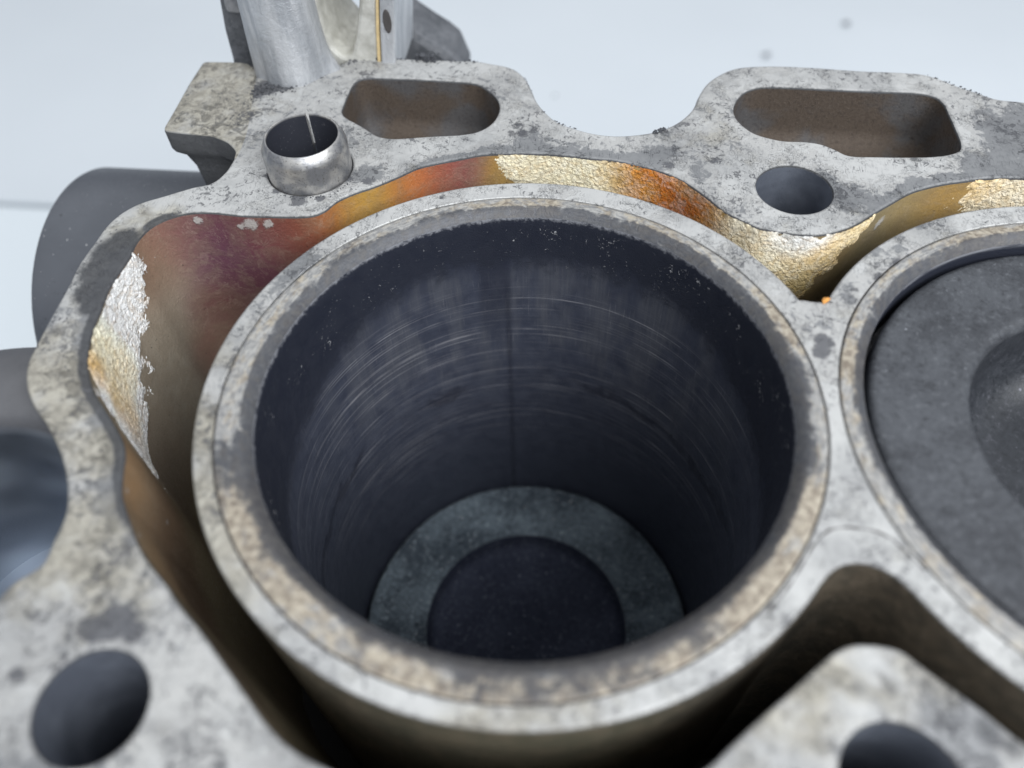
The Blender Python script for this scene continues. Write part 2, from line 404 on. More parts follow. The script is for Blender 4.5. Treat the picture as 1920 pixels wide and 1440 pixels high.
M_crown_deep = piston_material('carbon_crown', (.075, .095, .12), (.26, .32, .37), (.62, .70, .75), 1.6, .42)
M_bowl_deep = piston_material('sooty_bowl', (.030, .035, .056), (.050, .057, .085), (.16, .17, .20), .12, .7, .12)
M_crown = piston_material('grey_crown', (.034, .036, .042), (.064, .068, .077), (.115, .12, .132), .12, .55)
M_bowl = piston_material('dark_bowl', (.018, .020, .025), (.034, .037, .044), (.07, .07, .085), .06, .4, .5)
M_ring = cast_material('ring_steel', (.05, .05, .055), (.12, .12, .125), .4, .8, .03)

def steel_material():
    m = N('bright_steel'); n1 = m.noise(.35, 4, .6, .5); n2 = m.noise(1.0, 3, .6, 0, m.vec((.3, .3, 6))); n3 = m.noise(2.4, 4, .6)
    col = m.mix(m.step(n1, .35, .68), (.33, .335, .35), (.60, .60, .605))
    col = m.mix(m.step(n3, .60, .76, 0, .5), col, (.16, .15, .14))
    return m.out(col, m.step(n2, .3, .7, .20, .36), .95, m.bump(m.add(n2, m.mul(n3, .5)), .03, .7))
M_steel = steel_material()
def hole_material():
    m = N('bolt_hole_wall'); n1 = m.noise(.12, 4, .6); n2 = m.noise(3, 4, .6)
    col = m.mix(m.step(n1, .35, .7), (.12, .133, .165), (.19, .208, .25)); col = m.mix(m.step(n2, .62, .74, 0, .5), col, (.04, .04, .05))
    return m.out(col, .42, .45, m.bump(n2, .08, .8))
M_hole = hole_material()
def simple(name, c, rough=.6, metal=0, sc=1.0, var=.35, bump=.05):
    m = N(name); n1 = m.noise(sc, 5, .6); col = m.mix(n1, tuple(x*(1-var) for x in c), tuple(min(1, x*(1+var)) for x in c))
    return m.out(col, rough, metal, m.bump(n1, bump, .7))
M_groove = simple('seam_dirt_hole_shade', (.055, .05, .048), .8)  # dirt in the seams, and the painted dark of the flange hole
M_dark = simple('deep_shade_casting', (.02, .02, .021), .8)  # near-black, the shade deep in the jacket put into the floor colour
M_grit = simple('carbon_grit', (.05, .052, .06), .75, 0, 2.5, .6, .2)
M_crumb = simple('dusty_crumb', (.24, .25, .27), .8)
M_gasket = simple('gasket_edge', (.55, .42, .22), .7)
M_pipe = None
def pipe_material():
    m = N('painted_housing'); n1 = m.noise(.06, 4, .6, .3); n2 = m.noise(1.2, 5, .65); n3 = m.noise(5, 3, .6)
    col = m.mix(n1, (.065, .07, .082), (.115, .122, .14))
    ch = m.step(m.noise(1.0, 4, .65, .3, m.vec((.55, .9, .9))), .67, .70)
    col = m.mix(m.mul(ch, .85), col, (.03, .03, .035)); col = m.mix(m.step(m.noise(1.4, 3, .5), .71, .735, 0, .7), col, (.62, .62, .62))
    return m.out(col, m.step(n2, .3, .7, .36, .48), .35, m.bump(m.add(m.mul(n3, .3), m.mul(ch, -1.0)), .06, .7))
M_pipe = pipe_material()
def slot_material():
    m = N('varnished_passage'); n1 = m.noise(.075, 4, .55, .3); n2 = m.noise(1.6, 6, .72, .3); n3 = m.noise(4.5, 4, .7)
    col = m.mix(m.step(n1, .42, .60), (.082, .062, .048), (.082, .079, .081))
    col = m.mix(m.step(n2, .52, .62, 0, .5), col, (.028, .021, .02))
    col = m.mix(m.step(n3, .54, .64, 0, .4), col, (.20, .17, .145))
    col = m.mix(m.step(m.noise(1.2, 4, .6), .66, .70, 0, .85), col, (.018, .016, .017))
    silt = m.step(m.add(m.attr('silt'), m.mul(n2, .35)), .66, 1.15)
    col = m.mix(m.mul(silt, .8), col, m.mix(m.step(n3, .4, .6), (.11, .105, .098), (.33, .32, .295)))
    return m.out(col, m.step(n2, .3, .7, .5, .7), .1, m.bump(m.add(n2, m.mul(n3, .8)), .22, 1.0), .3)
M_slot = slot_material()
def table_material(ca, cb):
    m = N('white_board'); n1 = m.noise(.006, 3, .5); n2 = m.noise(.05, 4, .6)
    col = m.mix(n1, ca, cb); col = m.mix(m.step(n2, .62, .8, 0, .12), col, (.5, .5, .5))
    return m.out(col, .5, 0, None, .4)
M_table = table_material((.62, .668, .705), (.69, .738, .775)); M_table2 = table_material((.56, .597, .637), (.64, .677, .715))  # far board toned darker, partly standing in for the light falling off

# ------------------------------------------------------------------ the table
SEAM = 286.0
def board(name, x0, x1, y0, y1, mat):
    z1, z0 = TABLE_Z, TABLE_Z-18
    b = 1.2
    rings = [np.array([(x0, y0, z0), (x1, y0, z0), (x1, y1, z0), (x0, y1, z0)], float),
             np.array([(x0, y0, z1-b), (x1, y0, z1-b), (x1, y1, z1-b), (x0, y1, z1-b)], float),
             np.array([(x0+b, y0+b, z1), (x1-b, y0+b, z1), (x1-b, y1-b, z1), (x0+b, y1-b, z1)], float)]
    V, F = strip(rings, True); F = list(F)+[(8, 9, 10, 11), (3, 2, 1, 0)]
    o = mesh_obj(name, V, F, mat, smooth=False, kind='structure')
    return o
o = board('table_board', -1800, 1800, -900, SEAM-2.5, M_table); o['label'] = 'white board of the table under the engine block'
o = board('table_board', -1800, 1800, SEAM+2.5, 2600, M_table2); o['label'] = 'white board of the table beyond the seam'
zb = TABLE_Z-18
o = mesh_obj('table_base', [(-1800, -900, zb-.5), (1800, -900, zb-.5), (1800, 2600, zb-.5), (-1800, 2600, zb-.5)], [(0, 1, 2, 3)], simple('seam_filler', (.28, .30, .32)), smooth=False, kind='structure')

# ------------------------------------------------------------------ engine block outlines (photo pixels on the deck plane)
def px(L, z=0.0): return on_z(np.array(L, float), z)[:, :2]
outer_px = [(0, 1117), (27, 1090), (77, 1059), (98, 1017), (121, 965), (125, 923), (115, 861), (88, 800), (62, 762), (49, 727), (50, 685), (69, 643), (96, 592),
    (129, 533), (146, 498), (177, 454), (198, 425), (225, 400), (260, 381), (312, 365), (359, 351), (397, 342), (422, 322), (436, 301), (448, 278), (458, 250), (466, 210), (474, 160), (486, 132), (540, 126),
    (600, 122), (643, 119), (651, 113), (666, 107), (693, 105), (724, 107), (766, 110), (807, 111), (849, 113), (891, 114), (922, 119), (953, 125), (970, 133), (987, 149), (997, 168),
    (1007, 190), (1025, 212), (1047, 229), (1080, 241), (1115, 250), (1155, 254), (1192, 252), (1230, 246), (1260, 235), (1282, 221), (1300, 202), (1310, 180), (1325, 157), (1345, 142), (1368, 131),
    (1388, 126), (1446, 123), (1527, 126), (1612, 132), (1687, 135), (1733, 139), (1769, 150), (1799, 162), (1829, 172), (1869, 185), (1920, 191)]
OUT = px(outer_px)
OUT = np.r_[OUT, np.array([(112, 80), (124, 76), (136, 76), (150, 84), (164, 88), (174, 84), (178, 70), (178, 20), (178, -30), (178, -66), (172, -74), (120, -76), (60, -76), (0, -76), (-50, -76), (-66, -74), (-70, -66), (-70, -56), (-69, -48)])]
OUT = ccw(smooth_closed(OUT, .8))
jack_px = [(1920, 334), (1853, 334), (1811, 339), (1763, 346), (1711, 360), (1672, 381), (1636, 402), (1606, 420), (1569, 434), (1535, 440), (1500, 439), (1461, 434), (1424, 427), (1394, 414), (1360, 397),
    (1330, 373), (1297, 349), (1270, 333), (1235, 320), (1195, 310), (1155, 301), (1110, 297), (1067, 292), (1003, 288), (943, 288), (901, 290), (860, 298), (818, 306), (782, 315), (749, 330), (703, 349), (662, 363),
    (630, 378), (610, 394), (589, 403), (557, 406), (500, 405), (458, 404), (396, 398), (354, 399), (323, 406), (292, 419), (271, 435), (254, 456), (243, 480), (227, 504), (204, 540), (187, 583), (173, 618), (167, 643),
    (164, 675), (165, 697), (173, 727), (188, 754), (204, 779), (219, 804), (230, 827), (234, 853), (230, 882), (228, 927), (234, 950), (246, 986), (260, 1022), (281, 1057), (312, 1096), (333, 1129), (381, 1188), (413, 1234),
    (458, 1298), (504, 1362), (550, 1405), (610, 1438), (700, 1476), (820, 1508), (960, 1520), (1110, 1510), (1230, 1487), (1324, 1441), (1369, 1399), (1425, 1346), (1481, 1297), (1530, 1252), (1567, 1221), (1600, 1208), (1650, 1209),
    (1691, 1220), (1725, 1245), (1781, 1286), (1837, 1327), (1920, 1393)]
J1 = px(jack_px)
c2 = np.array([PITCH, 0.0])
a0 = math.atan2(*(J1[-1]-c2)[::-1]); a1 = math.atan2(*(J1[0]-c2)[::-1]); r0 = np.hypot(*(J1[-1]-c2)); r1 = np.hypot(*(J1[0]-c2))
tt = np.linspace(0, 1, 22)[1:-1]
J2 = np.array([c2+np.array([math.cos(a0+(a1-a0)*t), math.sin(a0+(a1-a0)*t)])*(r0+(r1-r0)*t) for t in tt])
JACK = ccw(smooth_closed(np.r_[J1, J2], .7))
slotL = ccw(smooth_closed(px([(620+a/4.8, 80+b/4.8) for a, b in [(102, 620), (120, 560), (165, 450), (195, 390), (240, 340), (320, 318), (500, 320), (800, 330), (1050, 345), (1250, 360), (1350, 385), (1430, 440), (1490, 500),
    (1518, 570), (1505, 640), (1460, 710), (1390, 765), (1290, 805), (1150, 825), (900, 838), (700, 852), (560, 858), (430, 838), (370, 805), (300, 760), (220, 715), (140, 670)]]), .6))
slotR = ccw(smooth_closed(px([(1340+a/3.31, 100+b/3.31) for a, b in [(120, 345), (140, 290), (190, 240), (270, 212), (380, 208), (700, 222), (1000, 236), (1280, 248), (1370, 270), (1420, 310), (1450, 370), (1490, 460), (1528, 560),
    (1520, 600), (1450, 625), (1350, 637), (1230, 640), (1000, 638), (830, 630), (740, 590), (660, 560), (560, 545), (430, 540), (330, 520), (240, 490), (170, 440), (130, 390)]]), .6))
HC = {'boltR': (48.0, 52.3, 7.2), 'boltLL': (-48.0, -52.3, 6.9), 'boltLR': (47.6, -52.6, 7.1), 'dowel': (-47.3, 52.0, 8.45), 'boltFR': (142.8, 52.0, 7.2), 'boltNR': (142.8, -52.0, 7.2)}
holes2d = {k: circle(*v, step=.5) for k, v in HC.items()}

BLOCK = thing('engine_block', 'aluminium engine block with open coolant jacket, stained deck and two bores', 'engine block', (0, 0, TABLE_Z))

# deck: flat face with softened edges, outer side down to the table
EDGE = .5
def edge_rings(P, k, depth=None):
    """outline ring at z=0 moved by k into the metal, then rounding to the wall"""
    a = inset(P, k); b = inset(P, k*.3)
    return [z3(a, 0), z3(b, -k*.3), z3(P, -k)]
hole_list = [JACK, slotL, slotR]+list(holes2d.values())
top_outer = inset(OUT, EDGE)
top_holes = [inset(h, -EDGE) for h in hole_list]
V2, F2 = fill_sheet(top_outer, top_holes, .75)
parts = [(z3(V2, 0.0), F2)]
parts.append(strip([r for r in edge_rings(OUT, EDGE)]+[z3(OUT, -6.0), z3(inset(OUT, 1.0), -30), z3(inset(OUT, 1.0), TABLE_Z)], True, flip=True))
for h in hole_list:
    parts.append(strip([z3(inset(h, -EDGE), 0), z3(inset(h, -EDGE*.3), -EDGE*.3), z3(h, -EDGE)], True))
V, F = join(*parts)
dj = dist_to(V[:, :2], JACK)
wav = fbm(V, .12, 3, 3.1)
bare = np.zeros(len(V))
uvp = proj(V)
bare = np.maximum(bare, np.exp(-(dj/2.4)**2)*np.clip(blob(V, [(960, 280, 16), (1100, 285, 14), (1190, 300, 9), (170, 700, 12), (210, 540, 14), (200, 800, 14), (230, 900, 12), (840, 295, 9), (1780, 335, 14), (1700, 355, 9)], 0.0), 0, 1)*1.4)
bare = np.maximum(bare, blob(V, [(1900, 260, 9), (1880, 320, 7), (905, 285, 3, .9), (900, 300, 4, .8), (1080, 280, 4, .6), (990, 278, 4, .6), (1240, 300, 5, .8), (1300, 320, 5, .7), (690, 330, 3, .8), (1560, 330, 3, .6), (1600, 370, 5, .6), (350, 1300, 13, .25), (150, 1230, 12, .2), (450, 1400, 10, .25), (60, 1400, 12, .25), (1560, 1380, 10, .4), (1760, 1400, 10, .4)], 0.0))
white = blob(V, [(1400, 330, 5), (1365, 310, 4), (1600, 310, 7), (1700, 290, 6), (1800, 260, 5), (1270, 320, 4), (860, 275, 6), (780, 290, 6), (700, 365, 4), (640, 380, 4), (300, 375, 10), (450, 370, 9), (400, 390, 8), (1490, 415, 5), (1060, 240, 7, .6),
    (800, 130, 14, .7), (1600, 150, 16, .6), (180, 1250, 10, .3), (330, 1250, 8, .5), (420, 1400, 9, .6), (1600, 1300, 6, .9), (1500, 1400, 8, .8), (1450, 1330, 5, .5), (60, 1300, 8, .7), (250, 1000, 6, .4)], 0.0)
soot = blob(V, [(505, 163, 4.2), (480, 172, 3.8), (530, 161, 3.2), (460, 180, 3.2, .85), (545, 163, 2, .8), (500, 330, 1.6, .75), (520, 358, 1.6, .8), (600, 372, 1.8, .8), (655, 335, 1.6, .8), (560, 378, 3, .8), (455, 235, 2, .7), (470, 215, 2, .7), (440, 250, 1.6, .6), (220, 1165, 3.2), (180, 1180, 2.6), (250, 1185, 2.6, .8), (160, 1175, 2, .8), (560, 372, 2.2, .9), (690, 340, 2, .8), (1255, 310, 2, .8), (1340, 300, 2.0, .8), (980, 250, 2.4, .75), (970, 235, 2, .75), (30, 1270, 2.4, .7), (1650, 1270, 3, .5), (1870, 1390, 3, .6), (1350, 345, 2, .6), (1420, 395, 2.5, .6), (1440, 300, 2.2, .5), (700, 105, 2.5, .8), (800, 108, 3, .8), (860, 112, 3, .6)], 0.0)
tanm = blob(V, [(70, 700, 10, .9), (110, 760, 9, .9), (150, 850, 8, .8), (150, 1000, 8, .9), (120, 1040, 8, .9), (230, 1080, 7, .6), (180, 1100, 6, .6), (270, 420, 6, .7), (300, 410, 6, .7), (230, 430, 5, .6), (400, 200, 12, .7), (1480, 1310, 8, .7), (1560, 1250, 6, .6), (1700, 1260, 6, .5), (1340, 250, 8, .4), (1720, 260, 6, .3)], 0.0)
outw = (V[:, 2] < -.4)
stain_shade = blob(V, [(215, 475, 5.5), (195, 510, 5.5), (232, 450, 4, .9), (180, 545, 4.5), (170, 575, 3, .8), (1895, 265, 6, .45), (1100, 290, 4, .35), (1610, 1290, 2.2, .5), (1670, 1290, 2.5, .5), (1740, 1320, 2.2, .45), (1560, 1330, 2.0, .4), (1850, 1370, 3, .6), (1900, 1400, 3, .55), (1480, 1340, 3, .35), (1440, 1400, 3, .4), (110, 1010, 3, .4), (60, 1085, 4, .4), (75, 660, 3, .4), (100, 620, 3, .5), (280, 1150, 3, .3), (330, 1190, 2.5, .35), (1245, 305, 2.5, .4)], 0.0)
stain_shade = np.maximum(stain_shade, np.exp(-((dj-.3)/1.5)**2)*np.clip(blob(V, [(165, 640, 6), (165, 700, 7), (190, 760, 6), (215, 820, 6), (230, 880, 6, .8), (190, 580, 6), (290, 410, 5, .8), (230, 950, 5, .6)], 0.0)*1.3, 0, 1))
de = dist_to(V[:, :2], np.concatenate([OUT]+hole_list)); stain_shade = np.maximum(stain_shade, np.exp(-(de/.9)**2)*.48)
stain_shade[outw] = .9; soot[outw] = .2
deck = mesh_obj('deck', V, F, M_deck, BLOCK, dict(bare=bare, white=white, soot=soot, tan=tanm, stain_shade=stain_shade), sharp=40, label='machined top face with scraped gasket residue')

# coolant jacket wall
zr = np.r_[-EDGE, -1.2, np.arange(-2.0, -30.1, -.9), np.arange(-33, -110, -6.0), -110]
ringsJ = []
for z in zr:
    dr = .012*abs(z)                       # casting draft narrows the jacket with depth
    ringsJ.append(z3(inset(JACK, dr), z))
Vj, Fj = strip(ringsJ, True)
# keep the wall slightly uneven
WB = 1.75
GOLD, BRN, PUR, RUST, OLIVE, TAUPE, DK = (.30, .17, .035), (.20, .10, .05), (.062, .022, .045), (.26, .085, .025), (.15, .125, .08), (.20, .167, .13), (.05, .045, .036)
tj = tint(Vj, OLIVE, [(660, 380, 5, (.30, .16, .03)), (700, 365, 4, (.28, .17, .04)), (780, 330, 4, (.30, .095, .03)), (740, 350, 4, (.27, .11, .03)), (830, 320, 4, (.20, .06, .04)), (880, 312, 4, (.13, .045, .05)), (940, 310, 4, (.24, .14, .035)), (620, 400, 4, (.24, .09, .03)),
    (570, 430, 6, (.13, .04, .025)), (480, 440, 7, (.095, .032, .032)), (420, 480, 8, PUR), (380, 430, 6, PUR), (330, 430, 6, (.14, .06, .05)), (460, 530, 6, (.07, .024, .032)), (400, 570, 5, (.085, .032, .03)), (300, 480, 7, (.17, .105, .07)), (270, 520, 6, (.18, .115, .075)),
    (300, 600, 9, TAUPE), (330, 700, 10, (.17, .15, .12)), (290, 740, 10, (.19, .163, .128)), (280, 800, 8, TAUPE), (320, 850, 8, (.10, .08, .06)), (380, 640, 5, (.13, .065, .05)), (270, 950, 6, (.19, .13, .08)), (250, 910, 4, (.22, .13, .065)), (300, 1000, 6, (.13, .085, .055)), (300, 1060, 4, (.20, .135, .08)), (350, 1100, 6, (.09, .06, .04)), (420, 1230, 6, (.08, .06, .04)),
    (1700, 400, 6, (.20, .145, .065)), (1760, 370, 4, (.25, .15, .045)), (1620, 470, 7, (.145, .12, .07)), (1560, 520, 7, (.13, .105, .06)), (1520, 545, 4, (.12, .09, .045)), (1300, 400, 6, (.34, .20, .06)), (1100, 330, 10, (.34, .24, .09)), (1640, 1150, 10, (.10, .07, .045)), (1800, 1230, 8, DK), (1500, 1250, 8, DK)])
scl = blob(Vj, [(372, 412, 1.4), (470, 418, 2.0), (500, 420, 1.6), (450, 425, 1.2), (1650, 415, 1.8, .9), (1640, 425, 1.3, .9), (350, 560, 2.5, .5), (310, 480, 2, .5), (300, 500, 1.5, .5), (315, 980, 1.0, .9), (262, 1005, .8), (240, 918, .7), (480, 1240, 1, .5)])
hal = blob(Vj, [(1000, 315, 9), (1080, 325, 9), (1160, 335, 9), (1240, 360, 9), (1320, 410, 9), (1400, 460, 9), (1480, 500, 9), (1550, 470, 7), (1880, 360, 9)])[:, None]; tj = tj*(1-.6*hal)+np.array((.25, .16, .055))*.6*hal
gm = tj.mean(1, keepdims=True); tj = np.clip((gm+(tj-gm)*1.0)*WB, 0, .8)
jw = mesh_obj('jacket_wall', Vj, Fj, M_wall, BLOCK, dict(tintcol=tj, scale=scl), sharp=70, label='varnished brown and purple wall of the coolant jacket')
jf = inset(JACK, .012*110)
Vf, Ff = fill_sheet(jf, [circle(0, 0, 46, 3), circle(PITCH, 0, 46, 3)], 4.0)
mesh_obj('jacket_floor', z3(Vf, -109.5), Ff, M_dark, BLOCK)

# crusts of dried coolant on that wall
def crust(name, spots, colours, base, label, amp=1.3, z_lo=-24.0, gran=1.0, thr=.36, step=.24):
    """a lumpy shell over the part of the wall that the spots cover"""
    rp = resample(JACK, step, True); rp = np.roll(rp, -int(rp[:, 0].argmax()), 0); V0 = z3(rp, 0.0); uv0 = proj(V0)
    zz = np.r_[-.25, np.arange(-.55, z_lo, -step)]
    ctr = []
    for s in spots:                                  # wall point hit by that pixel
        i = None; best = 1e18
        for z in np.arange(-.5, z_lo, -.5):
            P = z3(inset(rp, .012*abs(z)), z); uv = proj(P); d = (uv[:, 0]-s[0])**2+(uv[:, 1]-s[1])**2; k = d.argmin()
            if d[k] < best: best = d[k]; i = P[k]
        ctr.append((i, s[2], s[3] if len(s) > 3 else 1.0))
    near = np.zeros(len(rp), bool)
    for c, r, w in ctr: near |= np.hypot(rp[:, 0]-c[0], rp[:, 1]-c[1]) < r*2.0
    idx = np.where(near)[0]
    # contiguous runs along the outline
    runs = []; st = 0
    for k in range(1, len(idx)+1):
        if k == len(idx) or idx[k] != idx[k-1]+1: runs.append(idx[st:k]); st = k
    rolled = inset(rp, 1.0)-rp
    obs = []
    for run in runs:
        if len(run) < 6: continue
        rings = [z3(rp[run]+rolled[run]*(.012*abs(z)), z) for z in zz]
        Vc, Fc = strip(rings, False)
        m_ = np.zeros(len(Vc))
        for c, r, w in ctr: m_ = np.maximum(m_, w*np.exp(-((Vc-c)**2).sum(1)/(r*r)))
        nlow = fbm(Vc, .28, 3, 5.0); nhi = fbm(Vc, 1.9*gran, 4, 9.0)
        cell = np.array([mnoise.voronoi(Vector(v)*(2.0*gran))[0][0] for v in Vc])
        h = (m_-thr)*1.3+nlow*.42+nhi*.20
        hh = np.clip(h, -.4, 1.0)
        off = np.where(hh > 0, np.minimum(hh*.8, .28)*amp+(.04*(.5-cell)+.10*nhi)*amp*np.clip(hh*3, 0, 1), hh)
        nrm = np.tile(np.c_[rolled[run], np.zeros(len(run))], (len(zz), 1))
        Vc2 = Vc+nrm*off[:, None]
        Vc2[:, 2] = np.minimum(Vc2[:, 2], -.12)
        Fc = [f for f in Fc if max(off[list(f)]) > -.15]
        used = sorted({i for f in Fc for i in f}); 
        if len(used) < 50: continue
        mp = {u: k for k, u in enumerate(used)}
        Vc2 = Vc2[used]; Fc = [tuple(mp[i] for i in f) for f in Fc]
        tcol = np.clip(tint(Vc2, base, colours)*1.28, 0, .92)
        gm_ = tcol.mean(1, keepdims=True); k_ = np.clip((gm_-.36)/.2, 0, 1)*.12; tcol = np.clip(tcol+(gm_*1.06-tcol)*k_, 0, .92)
        obs.append(mesh_obj(name, Vc2, Fc, M_crust, BLOCK, dict(tintcol=tcol), label=label))
    return obs
CREAM, WHITE_, YEL = (.70, .64, .48), (.78, .77, .75), (.60, .40, .12)
crust('mineral_crust', [(985, 312, 5), (1020, 315, 6), (1060, 318, 6), (1100, 325, 6), (1140, 335, 6), (1180, 345, 5), (1215, 350, 5), (1250, 365, 6), (1290, 385, 6), (1330, 410, 6), (1370, 440, 6), (1410, 465, 6), (1450, 490, 7), (1490, 480, 7), (1490, 520, 5), (1520, 490, 6), (1550, 470, 5), (1590, 440, 4), (1625, 418, 2.2), (1480, 545, 3)],
      [(1000, 318, 6, (.70, .62, .42)), (1060, 322, 6, (.72, .65, .45)), (1110, 335, 5, (.70, .62, .40)), (1150, 330, 3, (.58, .42, .17)), (1175, 335, 3.4, (.52, .26, .05)), (1205, 335, 4.4, (.44, .12, .006)), (1215, 360, 2.5, (.50, .28, .06)), (1250, 360, 5, (.44, .125, .008)), (1275, 380, 5.4, (.34, .065, .003)), (1300, 400, 5, (.33, .075, .004)), (1330, 415, 4, (.42, .18, .03)), (1370, 440, 5, (.68, .55, .32)), (1420, 470, 5, (.72, .62, .42)),
       (1380, 425, 3, (.55, .52, .42)), (1480, 450, 4, (.66, .67, .68)), (1530, 448, 3, (.68, .68, .68)), (1450, 500, 4, (.66, .56, .34)), (1500, 510, 4, (.64, .48, .22)), (1550, 480, 4, (.68, .48, .20)), (1600, 445, 4, (.70, .55, .30)), (1290, 345, 3, (.55, .36, .16)), (1490, 545, 4, (.40, .30, .12))], CREAM, 'cream and rust-orange mineral crust on the far jacket wall', amp=1.0, gran=1.25)
crust('mineral_crust', [(1850, 360, 4.5), (1890, 365, 5.5), (1940, 365, 6), (1990, 370, 6)], [(1850, 350, 3, (.62, .42, .16)), (1900, 365, 6, (.70, .60, .42))], CREAM, 'pale yellow mineral crust behind the second bore', amp=1.1, gran=1.1)
crust('mineral_crust', [(240, 512, 4.6), (230, 560, 7), (220, 600, 8.5), (215, 640, 9.5), (215, 690, 10.5), (218, 730, 10), (230, 770, 9), (250, 810, 9), (264, 838, 6.5), (258, 790, 6), (245, 745, 6), (238, 690, 6), (240, 640, 5)],
      [(228, 530, 5, WHITE_), (215, 580, 5, (.80, .80, .80)), (195, 640, 4, (.72, .66, .45)), (180, 690, 2.5, (.62, .36, .07)), (185, 705, 2, (.58, .33, .06)), (215, 690, 4, (.72, .62, .42)), (215, 740, 3, (.66, .48, .22)), (240, 785, 3, (.68, .52, .30)), (190, 730, 3, (.80, .78, .78)), (250, 820, 4, (.80, .70, .68)), (262, 870, 4, (.84, .80, .80))], WHITE_, 'white and yellow mineral crust on the end jacket wall', amp=1.25, gran=.95)

# siamesed barrels: aluminium ring faces, their outside, and the bridge
R2 = 50.7
th1 = np.radians(np.arange(26.6, 326.1, .9)); A = np.c_[R2*np.cos(th1), R2*np.sin(th1)]
B = np.c_[PITCH-A[:, 0], A[:, 1]][::-1]
low = np.array([(44.3, -26.2), (47.4, -25.3), (50.7, -26.2)]); up = np.array([(50.1, 22.7), (48, 22.5), (45.4, 22.8)])
BAR = ccw(smooth_closed(np.r_[A, low, B, up], .7))
LC = (-.5, -.8, 46.9)
lin_c = [(LC[0], LC[1], LC[2]), (PITCH+.3, -.6, 46.6)]
seam = [circle(c[0], c[1], c[2]+.16, step=.6) for c in lin_c]
V2, F2 = fill_sheet(inset(BAR, .4), [inset(s_, -.1) for s_ in seam], .7)
parts = [(z3(V2, 0.0), F2), strip([z3(inset(BAR, .4), 0), z3(inset(BAR, .12), -.12), z3(BAR, -.4)], True, flip=True)]
for s_ in seam: parts.append(strip([z3(inset(s_, -.1), 0), z3(s_, -.1), z3(s_, -1.2)], True))
V, F = join(*parts)
white = blob(V, [(700, 410, 8), (950, 348, 10), (1150, 370, 8), (1300, 430, 6), (1560, 850, 5), (1580, 760, 4), (1600, 900, 6), (1620, 1000, 7), (1540, 1100, 8), (1700, 1080, 8), (1400, 1260, 8, .9), (1250, 1320, 8, .7), (600, 1220, 10, .9), (700, 1300, 9, .8), (450, 1050, 6, .5), (1780, 1180, 9), (1880, 1270, 9), (1850, 410, 8)], 0.0)
soot = blob(V, [(1545, 640, 2.5, .9), (1540, 660, 2), (1555, 600, 2, .6), (1490, 560, 3, .6), (1572, 780, 1.2, .5), (1578, 820, 1.0, .5), (1585, 870, .9, .5), (1588, 910, .9, .55), (1583, 945, .8, .5), (1605, 915, .8, .5), (1612, 940, .9, .5), (1560, 720, 1.5, .5), (1690, 490, 2.5, .7), (1650, 520, 2.5, .7), (830, 370, 1.2, .8), (550, 500, 4, .3), (760, 1310, 2, .5), (960, 1370, 3, .45), (1060, 1360, 3, .4)], 0.0)
tanm = blob(V, [(380, 800, 8, .8), (390, 950, 8, .9), (420, 1020, 6, .9), (450, 1080, 6, .7), (900, 1350, 8, .6), (1100, 1350, 8, .6), (420, 660, 8, .4)], 0.0)
bare = blob(V, [(1490, 480, 4, .5), (560, 480, 5, .4)], 0.0)
BAR_O = mesh_obj('barrel_top', V, F, M_deck, BLOCK, dict(white=white, soot=soot, tan=tanm, bare=bare, stain_shade=np.exp(-(dist_to(V[:, :2], BAR)/.9)**2)*.45), sharp=40, label='pale joined ring faces round the two bores')
ringsB = [z3(inset(BAR, -.006*abs(z)), z) for z in np.r_[-.4, -1.5, np.arange(-4, -112, -3.0)]]
Vb, Fb = strip(ringsB, True, flip=True)
tb = tint(Vb, (.06, .055, .045), [(900, 1400, 12, (.085, .08, .056)), (650, 1330, 12, (.07, .065, .048)), (1700, 1100, 10, (.07, .06, .046))])
mesh_obj('barrel_side', Vb, Fb, M_wall, BLOCK, dict(tintcol=tb, scale=np.zeros(len(Vb))))
for (cx, cy, r) in lin_c:
    Vg, Fg = lathe([(r-.5, -.55), (r+.5, -.55)], cx, cy, 200)
    mesh_obj('liner_seam', Vg, [f[::-1] for f in Fg], M_groove, BLOCK)

